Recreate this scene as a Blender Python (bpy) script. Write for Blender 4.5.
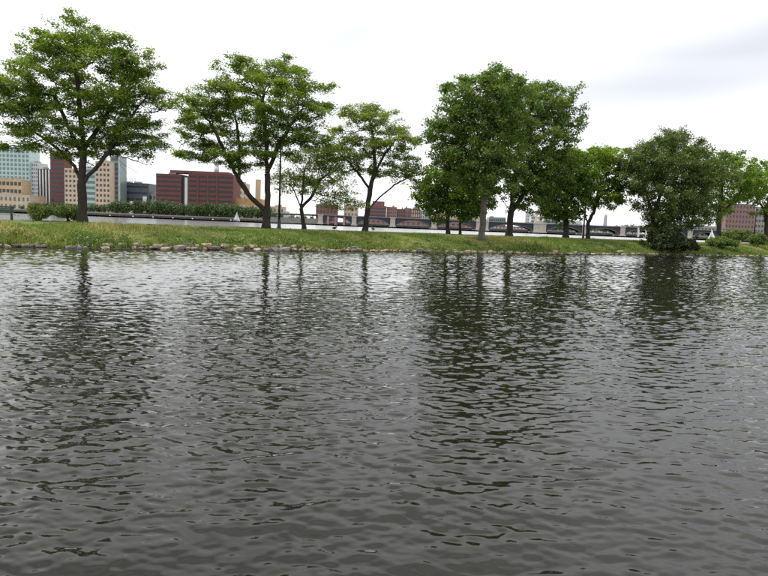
import bpy, bmesh, math, random
import numpy as np
from mathutils import Vector, Matrix

for o in list(bpy.data.objects):
    bpy.data.objects.remove(o)
scene = bpy.context.scene
col = scene.collection
R = math.radians

# ------------------------------------------------------------------ camera
FPX, CX, CY = 610.0, 384.0, 288.0            # focal length and centre in photo pixels (768 x 576)
PITCH, ROLL, EYE = R(5.9), R(2.27), 2.0
_f = Vector((0, math.cos(PITCH), -math.sin(PITCH)))
_u0 = Vector((0, math.sin(PITCH), math.cos(PITCH)))
_r0 = Vector((1, 0, 0))
_r = _r0 * math.cos(ROLL) + _u0 * math.sin(ROLL)
_u = _u0 * math.cos(ROLL) - _r0 * math.sin(ROLL)
cam_data = bpy.data.cameras.new('camera')
cam = bpy.data.objects.new('camera', cam_data)
col.objects.link(cam)
m = Matrix((_r, _u, -_f)).transposed().to_4x4()
m.translation = Vector((0, 0, EYE))
cam.matrix_world = m
cam_data.sensor_width = 36.0
cam_data.lens = 36.0 * FPX / 768.0
cam_data.clip_start = 0.1
cam_data.clip_end = 30000
scene.camera = cam

# ------------------------------------------------------------------ world, sun, exposure
SUN_EL, SUN_AZ = R(68), R(-75)               # azimuth from +Y towards +X
world = bpy.data.worlds.new('World')
scene.world = world
world.use_nodes = True
wn = world.node_tree
wn.nodes.clear()
def N(nt, kind, **kw):
    n = nt.nodes.new(kind)
    for k, v in kw.items():
        if k == 'inp':
            for kk, vv in v.items():
                n.inputs[kk].default_value = vv
        else:
            setattr(n, k, v)
    return n
out = N(wn, 'ShaderNodeOutputWorld')
bg = N(wn, 'ShaderNodeBackground', inp={'Strength': 0.108})
sky = N(wn, 'ShaderNodeTexSky', sky_type='NISHITA', sun_disc=False)
sky.sun_elevation = SUN_EL
sky.sun_rotation = SUN_AZ
tc = N(wn, 'ShaderNodeTexCoord')
mp = N(wn, 'ShaderNodeMapping', inp={'Scale': (0.8, 0.8, 3.2), 'Location': (9.8, 10.6, 8.9)})
nz = N(wn, 'ShaderNodeTexNoise', inp={'Scale': 1.5, 'Detail': 3.0, 'Roughness': 0.45, 'Distortion': 0.25})
cr = N(wn, 'ShaderNodeValToRGB')
cr.color_ramp.elements[0].position = 0.30
cr.color_ramp.elements[0].color = (0.062, 0.0635, 0.068, 1)
cr.color_ramp.elements[1].position = 0.58
cr.color_ramp.elements[1].color = (0.118, 0.1185, 0.119, 1)
sc_ = N(wn, 'ShaderNodeVectorMath', operation='SCALE', inp={'Scale': 100.0})
mx = N(wn, 'ShaderNodeMix', data_type='RGBA')
mx.inputs['Factor'].default_value = 0.93
wn.links.new(tc.outputs['Generated'], mp.inputs['Vector'])
wn.links.new(mp.outputs[0], nz.inputs['Vector'])
wn.links.new(nz.outputs['Fac'], cr.inputs['Fac'])
wn.links.new(cr.outputs['Color'], sc_.inputs[0])
wn.links.new(sky.outputs['Color'], mx.inputs[6])
wn.links.new(sc_.outputs[0], mx.inputs[7])
wn.links.new(mx.outputs[2], bg.inputs['Color'])
wn.links.new(bg.outputs[0], out.inputs['Surface'])

sd = bpy.data.lights.new('sun', 'SUN')
sd.energy = 2.8
sd.angle = R(10)
sd.color = (1.0, 0.96, 0.9)
sun = bpy.data.objects.new('sun', sd)
col.objects.link(sun)
sv = Vector((math.sin(SUN_AZ) * math.cos(SUN_EL), math.cos(SUN_AZ) * math.cos(SUN_EL), math.sin(SUN_EL)))
sun.rotation_euler = (-sv).to_track_quat('-Z', 'Y').to_euler()
sun.location = sv * 200

scene.view_settings.view_transform = 'Standard'
scene.view_settings.look = 'None'
scene.view_settings.exposure = 0.35
scene.view_settings.gamma = 1.0
scene.view_settings.use_curve_mapping = False
scene.cycles.use_denoising = False
scene.cycles.max_bounces = 6
scene.cycles.transparent_max_bounces = 4

# ------------------------------------------------------------------ helpers
rng = np.random.default_rng(7)

def ray(px, py):
    return (_r * ((px - CX) / FPX) + _u * ((CY - py) / FPX) + _f)
def at(px, py, D):                            # point seen at a pixel whose depth (world Y) is D
    d = ray(px, py)
    return Vector((0, 0, EYE)) + d * (D / d.y)
def on_z(px, py, z):                          # point seen at a pixel lying at height z
    d = ray(px, py)
    return Vector((0, 0, EYE)) + d * ((z - EYE) / d.z)

def tag(o, label=None, cat=None, group=None, kind=None):
    for k, v in (('label', label), ('category', cat), ('group', group), ('kind', kind)):
        if v:
            o[k] = v
    return o
def link(name, mesh, parent=None, loc=None, rot=None, scale=None):
    o = bpy.data.objects.new(name, mesh)
    col.objects.link(o)
    if loc is not None: o.location = loc
    if rot is not None: o.rotation_euler = rot
    if scale is not None: o.scale = scale
    if parent is not None: o.parent = parent
    return o
def empty(name, loc=(0, 0, 0), rz=0):
    o = link(name, None, None, loc, (0, 0, rz))
    o.empty_display_size = 0.5
    return o
def mesh_np(name, verts, faces, mat=None, smooth=False, attrs=None):
    """verts (n,3), faces (m,k) with one k."""
    me = bpy.data.meshes.new(name)
    v = np.asarray(verts, dtype=np.float32)
    f = np.asarray(faces, dtype=np.int32)
    k = f.shape[1]
    me.vertices.add(len(v))
    me.vertices.foreach_set('co', v.ravel())
    me.loops.add(f.size)
    me.loops.foreach_set('vertex_index', f.ravel())
    me.polygons.add(len(f))
    me.polygons.foreach_set('loop_start', np.arange(0, f.size, k, dtype=np.int32))
    if smooth:
        me.polygons.foreach_set('use_smooth', np.ones(len(f), dtype=bool))
    me.update(calc_edges=True)
    if attrs:
        for an, arr in attrs.items():
            a = me.attributes.new(an, 'FLOAT', 'POINT')
            a.data.foreach_set('value', np.asarray(arr, dtype=np.float32))
    if mat: me.materials.append(mat)
    return me
class MB:
    """collects simple shapes into one mesh"""
    def __init__(s):
        s.bm = bmesh.new()
    def box(s, lo, hi, bevel=0.0):
        x0, y0, z0 = lo; x1, y1, z1 = hi
        c = [s.bm.verts.new(p) for p in ((x0,y0,z0),(x1,y0,z0),(x1,y1,z0),(x0,y1,z0),(x0,y0,z1),(x1,y0,z1),(x1,y1,z1),(x0,y1,z1))]
        fs = [s.bm.faces.new([c[i] for i in q]) for q in ((0,3,2,1),(4,5,6,7),(0,1,5,4),(1,2,6,5),(2,3,7,6),(3,0,4,7))]
        if bevel:
            es = {e for f in fs for e in f.edges}
            bmesh.ops.bevel(s.bm, geom=list(es), offset=bevel, segments=1, affect='EDGES')
        return s
    def lathe(s, prof, n=10, c=(0, 0, 0)):
        rings = []
        for r, z in prof:
            rings.append([s.bm.verts.new((c[0] + r * math.cos(2*math.pi*i/n), c[1] + r * math.sin(2*math.pi*i/n), c[2] + z)) for i in range(n)])
        for a, b in zip(rings, rings[1:]):
            for i in range(n):
                s.bm.faces.new((a[i], a[(i+1) % n], b[(i+1) % n], b[i]))
        s.bm.faces.new(rings[0][::-1]); s.bm.faces.new(rings[-1])
        return s
    def tube(s, pts, rads, n=6):
        pts = [Vector(p) for p in pts]
        rings = []
        for i, p in enumerate(pts):
            d = (pts[min(i+1, len(pts)-1)] - pts[max(i-1, 0)]).normalized()
            ref = Vector((0, 0, 1)) if abs(d.z) < 0.9 else Vector((1, 0, 0))
            a = d.cross(ref).normalized(); b = d.cross(a)
            rings.append([s.bm.verts.new(p + (a*math.cos(2*math.pi*k/n) + b*math.sin(2*math.pi*k/n)) * rads[i]) for k in range(n)])
        for a, b in zip(rings, rings[1:]):
            for i in range(n):
                s.bm.faces.new((a[i], a[(i+1) % n], b[(i+1) % n], b[i]))
        s.bm.faces.new(rings[0][::-1]); s.bm.faces.new(rings[-1])
        return s
    def prism(s, poly, y0, y1):
        """polygon in XZ, extruded along Y"""
        a = [s.bm.verts.new((x, y0, z)) for x, z in poly]
        b = [s.bm.verts.new((x, y1, z)) for x, z in poly]
        n = len(poly)
        s.bm.faces.new(a); s.bm.faces.new(b[::-1])
        for i in range(n):
            s.bm.faces.new((a[(i+1) % n], a[i], b[i], b[(i+1) % n]))
        return s
    def mesh(s, name, mat, smooth=False):
        bmesh.ops.recalc_face_normals(s.bm, faces=s.bm.faces)
        me = bpy.data.meshes.new(name)
        s.bm.to_mesh(me); s.bm.free()
        if smooth:
            for p in me.polygons: p.use_smooth = True
        me.materials.append(mat)
        return me
    def build(s, name, mat, parent=None, smooth=False, **kw):
        return link(name, s.mesh(name, mat, smooth), parent, **kw)

# ------------------------------------------------------------------ materials
def material(name):
    mt = bpy.data.materials.new(name)
    mt.use_nodes = True
    nt = mt.node_tree
    return mt, nt, nt.nodes['Principled BSDF']
def ramp(nt, stops):
    r = N(nt, 'ShaderNodeValToRGB')
    els = r.color_ramp.elements
    while len(els) < len(stops): els.new(0.5)
    for e, (p, c) in zip(els, stops):
        e.position = p; e.color = (*c, 1)
    return r
def noisy(name, stops, scale=5.0, rough=0.85, bump=0.0, detail=5.0, metallic=0.0, stretch=(1, 1, 1), dist=0.02):
    mt, nt, b = material(name)
    t = N(nt, 'ShaderNodeTexCoord')
    mpn = N(nt, 'ShaderNodeMapping', inp={'Scale': stretch})
    n = N(nt, 'ShaderNodeTexNoise', inp={'Scale': scale, 'Detail': detail, 'Roughness': 0.6})
    r = ramp(nt, stops)
    nt.links.new(t.outputs['Object'], mpn.inputs[0]); nt.links.new(mpn.outputs[0], n.inputs['Vector'])
    nt.links.new(n.outputs['Fac'], r.inputs['Fac'])
    nt.links.new(r.outputs['Color'], b.inputs['Base Color'])
    b.inputs['Roughness'].default_value = rough
    b.inputs['Metallic'].default_value = metallic
    if bump:
        bn = N(nt, 'ShaderNodeBump', inp={'Strength': bump, 'Distance': dist})
        nt.links.new(n.outputs['Fac'], bn.inputs['Height'])
        nt.links.new(bn.outputs[0], b.inputs['Normal'])
    return mt
def plain(name, c, rough=0.7, var=0.18, scale=0.35, metallic=0.0):
    lo = tuple(x * (1 - var) for x in c); hi = tuple(min(1, x * (1 + var)) for x in c)
    return noisy(name, [(0.3, lo), (0.7, hi)], scale, rough, 0, 4, metallic)
def leaf_mat(name, dark, light, trans=0.3, warm=None):
    mt, nt, b = material(name)
    nt.nodes.remove(b)
    o = nt.nodes['Material Output']
    a = N(nt, 'ShaderNodeAttribute', attribute_name='tint')
    st = [(0.0, dark), (0.6, light)]
    st.append((1.0, warm if warm else tuple(min(1, c * 1.25) for c in light)))
    r = ramp(nt, st)
    d = N(nt, 'ShaderNodeBsdfDiffuse')
    tr = N(nt, 'ShaderNodeBsdfTranslucent')
    g = N(nt, 'ShaderNodeBsdfGlossy', inp={'Roughness': 0.45, 'Color': (1, 1, 1, 1)})
    hs = N(nt, 'ShaderNodeHueSaturation', inp={'Hue': 0.485, 'Saturation': 1.15, 'Value': 1.5})
    m1 = N(nt, 'ShaderNodeMixShader', inp={'Fac': trans})
    m2 = N(nt, 'ShaderNodeMixShader', inp={'Fac': 0.03})
    L = nt.links.new
    L(a.outputs['Fac'], r.inputs['Fac'])
    L(r.outputs['Color'], d.inputs['Color']); L(r.outputs['Color'], hs.inputs['Color']); L(hs.outputs['Color'], tr.inputs['Color'])
    L(d.outputs[0], m1.inputs[1]); L(tr.outputs[0], m1.inputs[2])
    L(m1.outputs[0], m2.inputs[1]); L(g.outputs[0], m2.inputs[2])
    L(m2.outputs[0], o.inputs['Surface'])
    return mt

M = {}
M['bark'] = noisy('bark', [(0.3, (0.014, 0.011, 0.009)), (0.7, (0.048, 0.038, 0.030))], 6, 0.95, 0.8, 6, 0, (1, 1, 0.25), 0.04)
M['bark_grey'] = noisy('bark_grey', [(0.3, (0.05, 0.044, 0.036)), (0.7, (0.14, 0.125, 0.10))], 6, 0.95, 0.8, 6, 0, (1, 1, 0.25), 0.04)
M['locust'] = leaf_mat('locust_leaf', (0.040, 0.090, 0.014), (0.145, 0.235, 0.034), 0.34, (0.27, 0.34, 0.065))
M['locust_pale'] = leaf_mat('locust_leaf_pale', (0.055, 0.105, 0.018), (0.17, 0.25, 0.042), 0.36, (0.30, 0.34, 0.085))
M['elm'] = leaf_mat('elm_leaf', (0.034, 0.076, 0.014), (0.110, 0.190, 0.033), 0.33, (0.21, 0.29, 0.055))
M['maple'] = leaf_mat('maple_leaf', (0.040, 0.095, 0.012), (0.125, 0.225, 0.025), 0.34, (0.22, 0.32, 0.045))
M['olive'] = leaf_mat('olive_leaf', (0.042, 0.072, 0.015), (0.105, 0.158, 0.033), 0.28, (0.19, 0.24, 0.06))
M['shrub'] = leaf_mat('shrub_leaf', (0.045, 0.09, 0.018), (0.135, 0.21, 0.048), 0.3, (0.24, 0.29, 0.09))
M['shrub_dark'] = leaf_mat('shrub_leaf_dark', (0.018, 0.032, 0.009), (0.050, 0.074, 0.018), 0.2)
M['far_leaf'] = leaf_mat('far_leaf', (0.028, 0.055, 0.016), (0.08, 0.13, 0.038), 0.15)
M['grass_blade'] = leaf_mat('grass_blade', (0.085, 0.155, 0.026), (0.225, 0.285, 0.058), 0.3, (0.56, 0.46, 0.22))
M['granite'] = noisy('granite', [(0.25, (0.40, 0.36, 0.31)), (0.75, (0.58, 0.53, 0.47))], 0.5, 0.85)
M['steel_dark'] = plain('bridge_steel', (0.028, 0.034, 0.05), 0.6)
M['steel_rim'] = plain('bridge_rim', (0.17, 0.18, 0.20), 0.6)
M['concrete'] = plain('concrete', (0.30, 0.29, 0.27), 0.9)
M['seawall'] = noisy('seawall', [(0.3, (0.05, 0.05, 0.047)), (0.7, (0.12, 0.115, 0.105))], 0.3, 0.9)
M['brick_dark'] = plain('brick_dark', (0.145, 0.062, 0.057), 0.9)
M['brick'] = plain('brick_red', (0.19, 0.095, 0.085), 0.9)
M['brick_pink'] = plain('brick_pink', (0.25, 0.15, 0.14), 0.9)
M['beige'] = plain('beige_panel', (0.56, 0.45, 0.34), 0.9)
M['tan'] = plain('tan_stone', (0.48, 0.37, 0.24), 0.9)
M['orange_tan'] = plain('tan_roof', (0.42, 0.26, 0.12), 0.9)
M['white'] = plain('white_paint', (0.78, 0.78, 0.77), 0.5, 0.05)
M['pale'] = plain('pale_panel', (0.52, 0.53, 0.54), 0.7)
M['teal'] = plain('teal_glazing', (0.42, 0.55, 0.53), 0.35)
M['teal_dark'] = plain('teal_dark', (0.14, 0.21, 0.21), 0.3)
M['slate'] = plain('slate_cladding', (0.075, 0.09, 0.11), 0.5)
M['black'] = plain('black_cladding', (0.025, 0.027, 0.03), 0.5)
M['glass'] = plain('window_glass', (0.03, 0.035, 0.045), 0.15)
M['glass_blue'] = plain('window_glass_blue', (0.09, 0.13, 0.15), 0.15)
M['pole'] = plain('lamp_post_paint', (0.015, 0.018, 0.016), 0.5)
M['lamp_glass'] = plain('lamp_glass', (0.6, 0.6, 0.55), 0.3)
M['bench_green'] = plain('bench_paint', (0.02, 0.05, 0.035), 0.5)
M['iron'] = plain('cast_iron', (0.02, 0.02, 0.02), 0.6)
M['sail'] = plain('sailcloth', (0.85, 0.85, 0.84), 0.8, 0.04)
M['hull'] = plain('boat_hull', (0.7, 0.7, 0.7), 0.4, 0.04)
M['feather'] = plain('feather', (0.06, 0.05, 0.04), 0.8)
M['obelisk'] = plain('obelisk_stone', (0.34, 0.345, 0.36), 0.9)

# ------------------------------------------------------------------ the lie of the land
P0 = on_z(0, 248, 0); P1 = on_z(384, 252, 0); P2 = on_z(768, 257, 0)
U = (P2 - P0); U.z = 0; U.normalize()
NRM = Vector((-U.y, U.x, 0))                   # away from the camera, across the bank
ORG = Vector((P1.x, P1.y, 0))
PROF_T = np.array([-3.0, -0.6, 0.0, 0.5, 1.1, 2.2, 3.6, 5.0, 6.5, 9.0, 12.0, 14.0, 15.5, 18.0])
PROF_Z = np.array([-1.0, -0.25, 0.02, 0.20, 0.42, 0.80, 1.08, 1.22, 1.28, 1.30, 1.31, 1.22, 0.75, -0.8])
def wob(s):                                    # wander of the waterline along the bank
    return 0.35*np.sin(s*0.21+1.0) + 0.22*np.sin(s*0.53+2.2) + 0.12*np.sin(s*1.31) + 0.08*np.sin(s*2.9+0.7) + 0.05*np.sin(s*5.3)
def bank_z(s, t):
    s = np.asarray(s, float); t = np.asarray(t, float)
    return np.interp(t - wob(s)*np.clip(1-t/8, 0, 1), PROF_T, PROF_Z) + 0.05*np.sin(s*0.9+t*1.3)*np.clip(t/2, 0, 1)*np.clip((13-t)/3, 0, 1)
def st(s, t, z=None):
    p = ORG + U*float(s) + NRM*float(t)
    p.z = float(bank_z(s, t)) if z is None else z
    return p
def st_of(p):
    d = Vector((p[0], p[1], 0)) - ORG
    return d.dot(U), d.dot(NRM)
def on_bank(px, t):
    """ground point in the vertical plane of the pixel column px (at the horizon) and t metres back from the waterline"""
    py = 225 + (px-384)*math.tan(ROLL)
    for _ in range(6):
        d = ray(px, py)
        k = (ORG - Vector((0, 0, 0))).dot(NRM) + t
        lam = k / (Vector((d.x, d.y, 0)).dot(NRM))
        p = Vector((d.x*lam, d.y*lam, 0))
        s, _t = st_of(p)
        p.z = float(bank_z(s, t))
        q = p - Vector((0, 0, EYE))
        py = CY - FPX * q.dot(_u) / q.dot(_f)
        # stay on the pixel column
    return p, py

# bank
S = np.arange(-70, 170, 0.5); T = np.concatenate([np.arange(-3, 6, 0.25), np.arange(6, 18.1, 0.5)])
SS, TT = np.meshgrid(S, T, indexing='ij')
ZZ = bank_z(SS, TT) + rng.normal(0, 0.015, SS.shape)
XY = np.array(ORG)[None, None, :2] + SS[..., None]*np.array(U)[:2] + TT[..., None]*np.array(NRM)[:2]
V = np.concatenate([XY, ZZ[..., None]], -1).reshape(-1, 3)
ns, nt_ = SS.shape
idx = np.arange(ns*nt_).reshape(ns, nt_)
F = np.stack([idx[:-1, :-1], idx[1:, :-1], idx[1:, 1:], idx[:-1, 1:]], -1).reshape(-1, 4)
def ground_mat():
    mt, nt, b = material('grass_ground')
    t = N(nt, 'ShaderNodeTexCoord')
    n1 = N(nt, 'ShaderNodeTexNoise', inp={'Scale': 0.35, 'Detail': 4.0, 'Roughness': 0.6})
    n2 = N(nt, 'ShaderNodeTexNoise', inp={'Scale': 9.0, 'Detail': 4.0, 'Roughness': 0.7})
    r1 = ramp(nt, [(0.35, (0.085, 0.12, 0.026)), (0.52, (0.14, 0.165, 0.04)), (0.68, (0.27, 0.22, 0.09))])
    r2 = ramp(nt, [(0.3, (0.55, 0.55, 0.55)), (0.7, (1.3, 1.3, 1.3))])
    mu = N(nt, 'ShaderNodeMix', data_type='RGBA', blend_type='MULTIPLY'); mu.inputs['Factor'].default_value = 1
    sep = N(nt, 'ShaderNodeSeparateXYZ')
    mr = N(nt, 'ShaderNodeMapRange', inp={1: 0.12, 2: 0.32})
    soil = N(nt, 'ShaderNodeMix', data_type='RGBA'); soil.inputs[6].default_value = (0.045, 0.036, 0.026, 1)
    bn = N(nt, 'ShaderNodeBump', inp={'Strength': 0.7, 'Distance': 0.06})
    L = nt.links.new
    for n in (n1, n2): L(t.outputs['Object'], n.inputs['Vector'])
    L(t.outputs['Object'], sep.inputs[0]); L(sep.outputs['Z'], mr.inputs[0])
    L(n1.outputs['Fac'], r1.inputs['Fac']); L(n2.outputs['Fac'], r2.inputs['Fac'])
    L(r1.outputs['Color'], mu.inputs[6]); L(r2.outputs['Color'], mu.inputs[7])
    L(mr.outputs[0], soil.inputs['Factor']); L(mu.outputs[2], soil.inputs[7])
    L(soil.outputs[2], b.inputs['Base Color'])
    L(n2.outputs['Fac'], bn.inputs['Height']); L(bn.outputs[0], b.inputs['Normal'])
    b.inputs['Roughness'].default_value = 0.95
    return mt
M['ground'] = ground_mat()
bank = tag(link('grass_bank', mesh_np('grass_bank', V, F, M['ground'], True)), kind='structure')

# footpath along the crest
ps = np.arange(-70, 170, 1.0)
pv = []
for s in ps:
    for t in (10.6, 12.0):
        q = st(s, t); q.z += 0.03; pv.append(q)
pf = [(2*i, 2*i+2, 2*i+3, 2*i+1) for i in range(len(ps)-1)]
M['path'] = noisy('path_asphalt', [(0.3, (0.16, 0.14, 0.115)), (0.7, (0.24, 0.21, 0.17))], 3, 0.9, 0.2)
tag(link('footpath', mesh_np('footpath', [tuple(p) for p in pv], pf, M['path'], True)), kind='structure')

# ------------------------------------------------------------------ water
def wave_tile(n, size, lam0, spread, dirang, seed, lmin, lmax):
    g = np.random.default_rng(seed)
    k1 = np.fft.fftfreq(n, size/n) * 2*np.pi
    KX, KY = np.meshgrid(k1, k1, indexing='ij')
    K = np.hypot(KX, KY); K[0, 0] = 1
    kp = 2*np.pi/lam0
    th = np.arctan2(KY, KX) - dirang
    D = np.abs(np.cos(th))**spread
    P = np.exp(-1.1*(kp/K)**2) / K**4.0 * D
    P *= np.exp(-(K/(2*np.pi/lmin))**2); P[K < 2*np.pi/lmax] = 0; P[0, 0] = 0
    H = np.sqrt(P) * (g.normal(size=(n, n)) + 1j*g.normal(size=(n, n)))
    h = np.fft.ifft2(H).real
    gx = np.fft.ifft2(1j*KX*H).real; gy = np.fft.ifft2(1j*KY*H).real
    sl = math.sqrt((gx**2+gy**2).mean())
    dx = np.fft.ifft2(-1j*KX/K*H).real; dy = np.fft.ifft2(-1j*KY/K*H).real
    return h/sl, dx/sl, dy/sl, size
def sample(tile, x, y):
    h, dx, dy, size = tile
    n = h.shape[0]
    u = (x/size*n) % n; v = (y/size*n) % n
    i = u.astype(int); j = v.astype(int); fu = u-i; fv = v-j
    i %= n; j %= n; i1 = (i+1) % n; j1 = (j+1) % n
    return [a[i, j]*(1-fu)*(1-fv) + a[i1, j]*fu*(1-fv) + a[i, j1]*(1-fu)*fv + a[i1, j1]*fu*fv for a in (h, dx, dy)]
rows = [1.5]
while rows[-1] < 84: rows.append(rows[-1] + min(rows[-1]*0.0048 + 0.004, 0.11))
rows = np.array(rows); cols = np.linspace(-1.3, 1.35, 700)
YY = np.repeat(rows[:, None], len(cols), 1); XX = rows[:, None]*cols[None, :]
small = wave_tile(1024, 14.5, 0.235, 3.2, R(86), 3, 0.042, 0.8)
large = wave_tile(512, 37.0, 0.7, 6.0, R(99), 5, 0.35, 3.0)
h1, a1, b1 = sample(small, XX, YY)
h2, a2, b2 = sample(large, XX*0.97+YY*0.26, YY*0.97-XX*0.26)
A1, A2 = 0.138, 0.036
patch = 0.82 + 0.25*np.sin(XX*0.11+YY*0.07+0.6)*np.sin(YY*0.16-XX*0.05) + 0.10*np.sin(XX*0.31-YY*0.4)
A1 = A1*np.clip(0.85+YY/15, 0.9, 3.4)
z = patch*A1*h1 + A2*h2
VX = XX + 0.6*patch*A1*a1 + 0.6*A2*a2; VY = YY + 0.6*patch*A1*b1 + 0.6*A2*b2
V = np.stack([VX, VY, z], -1).reshape(-1, 3)
idx = np.arange(XX.size).reshape(XX.shape)
F = np.stack([idx[:-1, :-1], idx[:-1, 1:], idx[1:, 1:], idx[1:, :-1]], -1)
tt = (XX-ORG.x)*NRM.x + (YY-ORG.y)*NRM.y
ok = tt[:-1, :-1] < 3.0
F = F[ok]
used = np.zeros(len(V), bool); used[F.ravel()] = True
remap = np.cumsum(used)-1
def water_mat(name, body, bumps, rough, ior=1.333):
    mt, nt, b = material(name)
    t = N(nt, 'ShaderNodeTexCoord')
    b.inputs['Base Color'].default_value = (*body, 1)
    b.inputs['Roughness'].default_value = rough
    b.inputs['IOR'].default_value = ior
    prev = None
    for sc, stg, dist, stretch in bumps:
        mpn = N(nt, 'ShaderNodeMapping', inp={'Scale': stretch, 'Rotation': (0, 0, R(-6))})
        n = N(nt, 'ShaderNodeTexNoise', inp={'Scale': sc, 'Detail': 3.0, 'Roughness': 0.55})
        bn = N(nt, 'ShaderNodeBump', inp={'Strength': stg, 'Distance': dist})
        nt.links.new(t.outputs['Object'], mpn.inputs[0]); nt.links.new(mpn.outputs[0], n.inputs['Vector'])
        nt.links.new(n.outputs['Fac'], bn.inputs['Height'])
        if prev: nt.links.new(prev.outputs[0], bn.inputs['Normal'])
        prev = bn
    nt.links.new(prev.outputs[0], b.inputs['Normal'])
    return mt
M['lagoon'] = water_mat('lagoon_water', (0.0085, 0.0079, 0.0048), [(9.0, 0.2, 0.006, (0.8, 1.2, 1)), (26.0, 0.15, 0.002, (0.8, 1.2, 1))], 0.02, 1.333)
M['river'] = water_mat('river_water', (0.02, 0.023, 0.02), [(0.9, 0.35, 0.10, (0.5, 1.5, 1))], 0.15)
tag(link('lagoon_water', mesh_np('lagoon_water', V[used], remap[F], M['lagoon'], True)), kind='structure')
rv = [st(-900, 14.8, 0), st(3000, 14.8, 0), Vector((6000, 820, 0)), Vector((-6000, 820, 0)), Vector((-6000, 10, 0))]
rv = [tuple(p) for p in rv]
bmr = bmesh.new(); bmr.faces.new([bmr.verts.new(p) for p in rv]); 
mr_ = bpy.data.meshes.new('river_water'); bmr.to_mesh(mr_); bmr.free(); mr_.materials.append(M['river'])
tag(link('river_water', mr_), kind='structure')

# ------------------------------------------------------------------ far shore
SHORE = 760.0
M['far_ground'] = noisy('far_ground', [(0.35, (0.06, 0.08, 0.03)), (0.65, (0.22, 0.21, 0.18))], 0.01, 0.95)
gb = MB(); gb.box((-9000, SHORE+1.2, -3), (9000, 14000, 2.6))
gb.build('far_shore', M['far_ground']); tag(bpy.data.objects['far_shore'], kind='structure')
sw = empty('seawall', (-520, SHORE, 0))
tag(sw, 'long dark stone seawall with a pale top band along the far river shore', 'seawall')
for i in range(30):
    x0 = i*40.0
    if i == 0:
        pm = MB().box((0.15, -0.2, -1.5), (39.85, 1.15, 2.2)).mesh('wall_block', M['seawall'])
        cm = MB().box((0, -0.4, 2.204), (40, 3.5, 3.6)).mesh('coping', M['concrete'])
    link('wall_block', pm, sw, (x0, 0, 0)); link('coping', cm, sw, (x0, 0, 0))

# ------------------------------------------------------------------ leaves and trees
def leaf_mesh(name, C, size, aspect, flat, tint, mat, g, droop=0.15):
    """C (n,3) leaf centres; flat 1 = lying level, 0 = any direction"""
    n = len(C)
    az = g.uniform(0, 2*np.pi, n)
    tilt = g.normal(0, 1, n) * (1-flat)*0.9 + g.normal(-droop, 0.22, n)
    roll = g.normal(0, 1, n) * ((1-flat)*1.0 + 0.22)
    d = np.stack([np.cos(az)*np.cos(tilt), np.sin(az)*np.cos(tilt), np.sin(tilt)], -1)
    sd_ = np.stack([-np.sin(az), np.cos(az), np.zeros(n)], -1)
    nn = np.cross(d, sd_)
    w = sd_*np.cos(roll)[:, None] + nn*np.sin(roll)[:, None]
    nn2 = np.cross(d, w)
    L = size*g.uniform(0.65, 1.35, n); W = L*aspect*g.uniform(0.8, 1.2, n)
    d_, w_ = d*L[:, None]*0.5, w*W[:, None]*0.5
    bend = nn2*(W*0.25)[:, None]
    V = np.stack([C-d_, C+w_+bend, C+d_, C-w_+bend], 1).reshape(-1, 3)
    b = np.arange(n)*4
    F = np.concatenate([np.stack([b, b+1, b+2], -1), np.stack([b, b+2, b+3], -1)])
    t = np.repeat(np.clip(tint, 0, 1), 4)
    return mesh_np(name, V, F, mat, False, {'tint': t})

def grow(init, parents, A, step, kill, g, iters=140, up=0.0):
    P = [np.array(p, float) for p in init]; par = list(parents)
    nodes = np.array(P)
    d2 = ((A[:, None]-nodes[None])**2).sum(-1)
    near = d2.argmin(1); dist = np.sqrt(d2.min(1))
    alive = dist > kill
    for it in range(iters):
        if not alive.any(): break
        ai = np.where(alive)[0]
        dirs = A[ai]-nodes[near[ai]]
        dirs /= np.linalg.norm(dirs, axis=1, keepdims=True)+1e-9
        acc = np.zeros((len(nodes), 3)); np.add.at(acc, near[ai], dirs)
        src = np.unique(near[ai])
        v = acc[src]; v[:, 2] += up
        v /= np.linalg.norm(v, axis=1, keepdims=True)+1e-9
        v += g.normal(0, 0.16, v.shape)
        v /= np.linalg.norm(v, axis=1, keepdims=True)+1e-9
        new = nodes[src]+v*step
        base = len(nodes)
        nodes = np.concatenate([nodes, new]); par += list(src)
        dd = np.sqrt(((A[:, None]-new[None])**2).sum(-1))
        j = dd.argmin(1); m_ = dd[np.arange(len(A)), j]
        upd = m_ < dist
        near[upd] = base + j[upd]; dist[upd] = m_[upd]
        alive &= dist > kill
        if len(nodes) > 9000: break
    return nodes, np.array(par)

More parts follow.
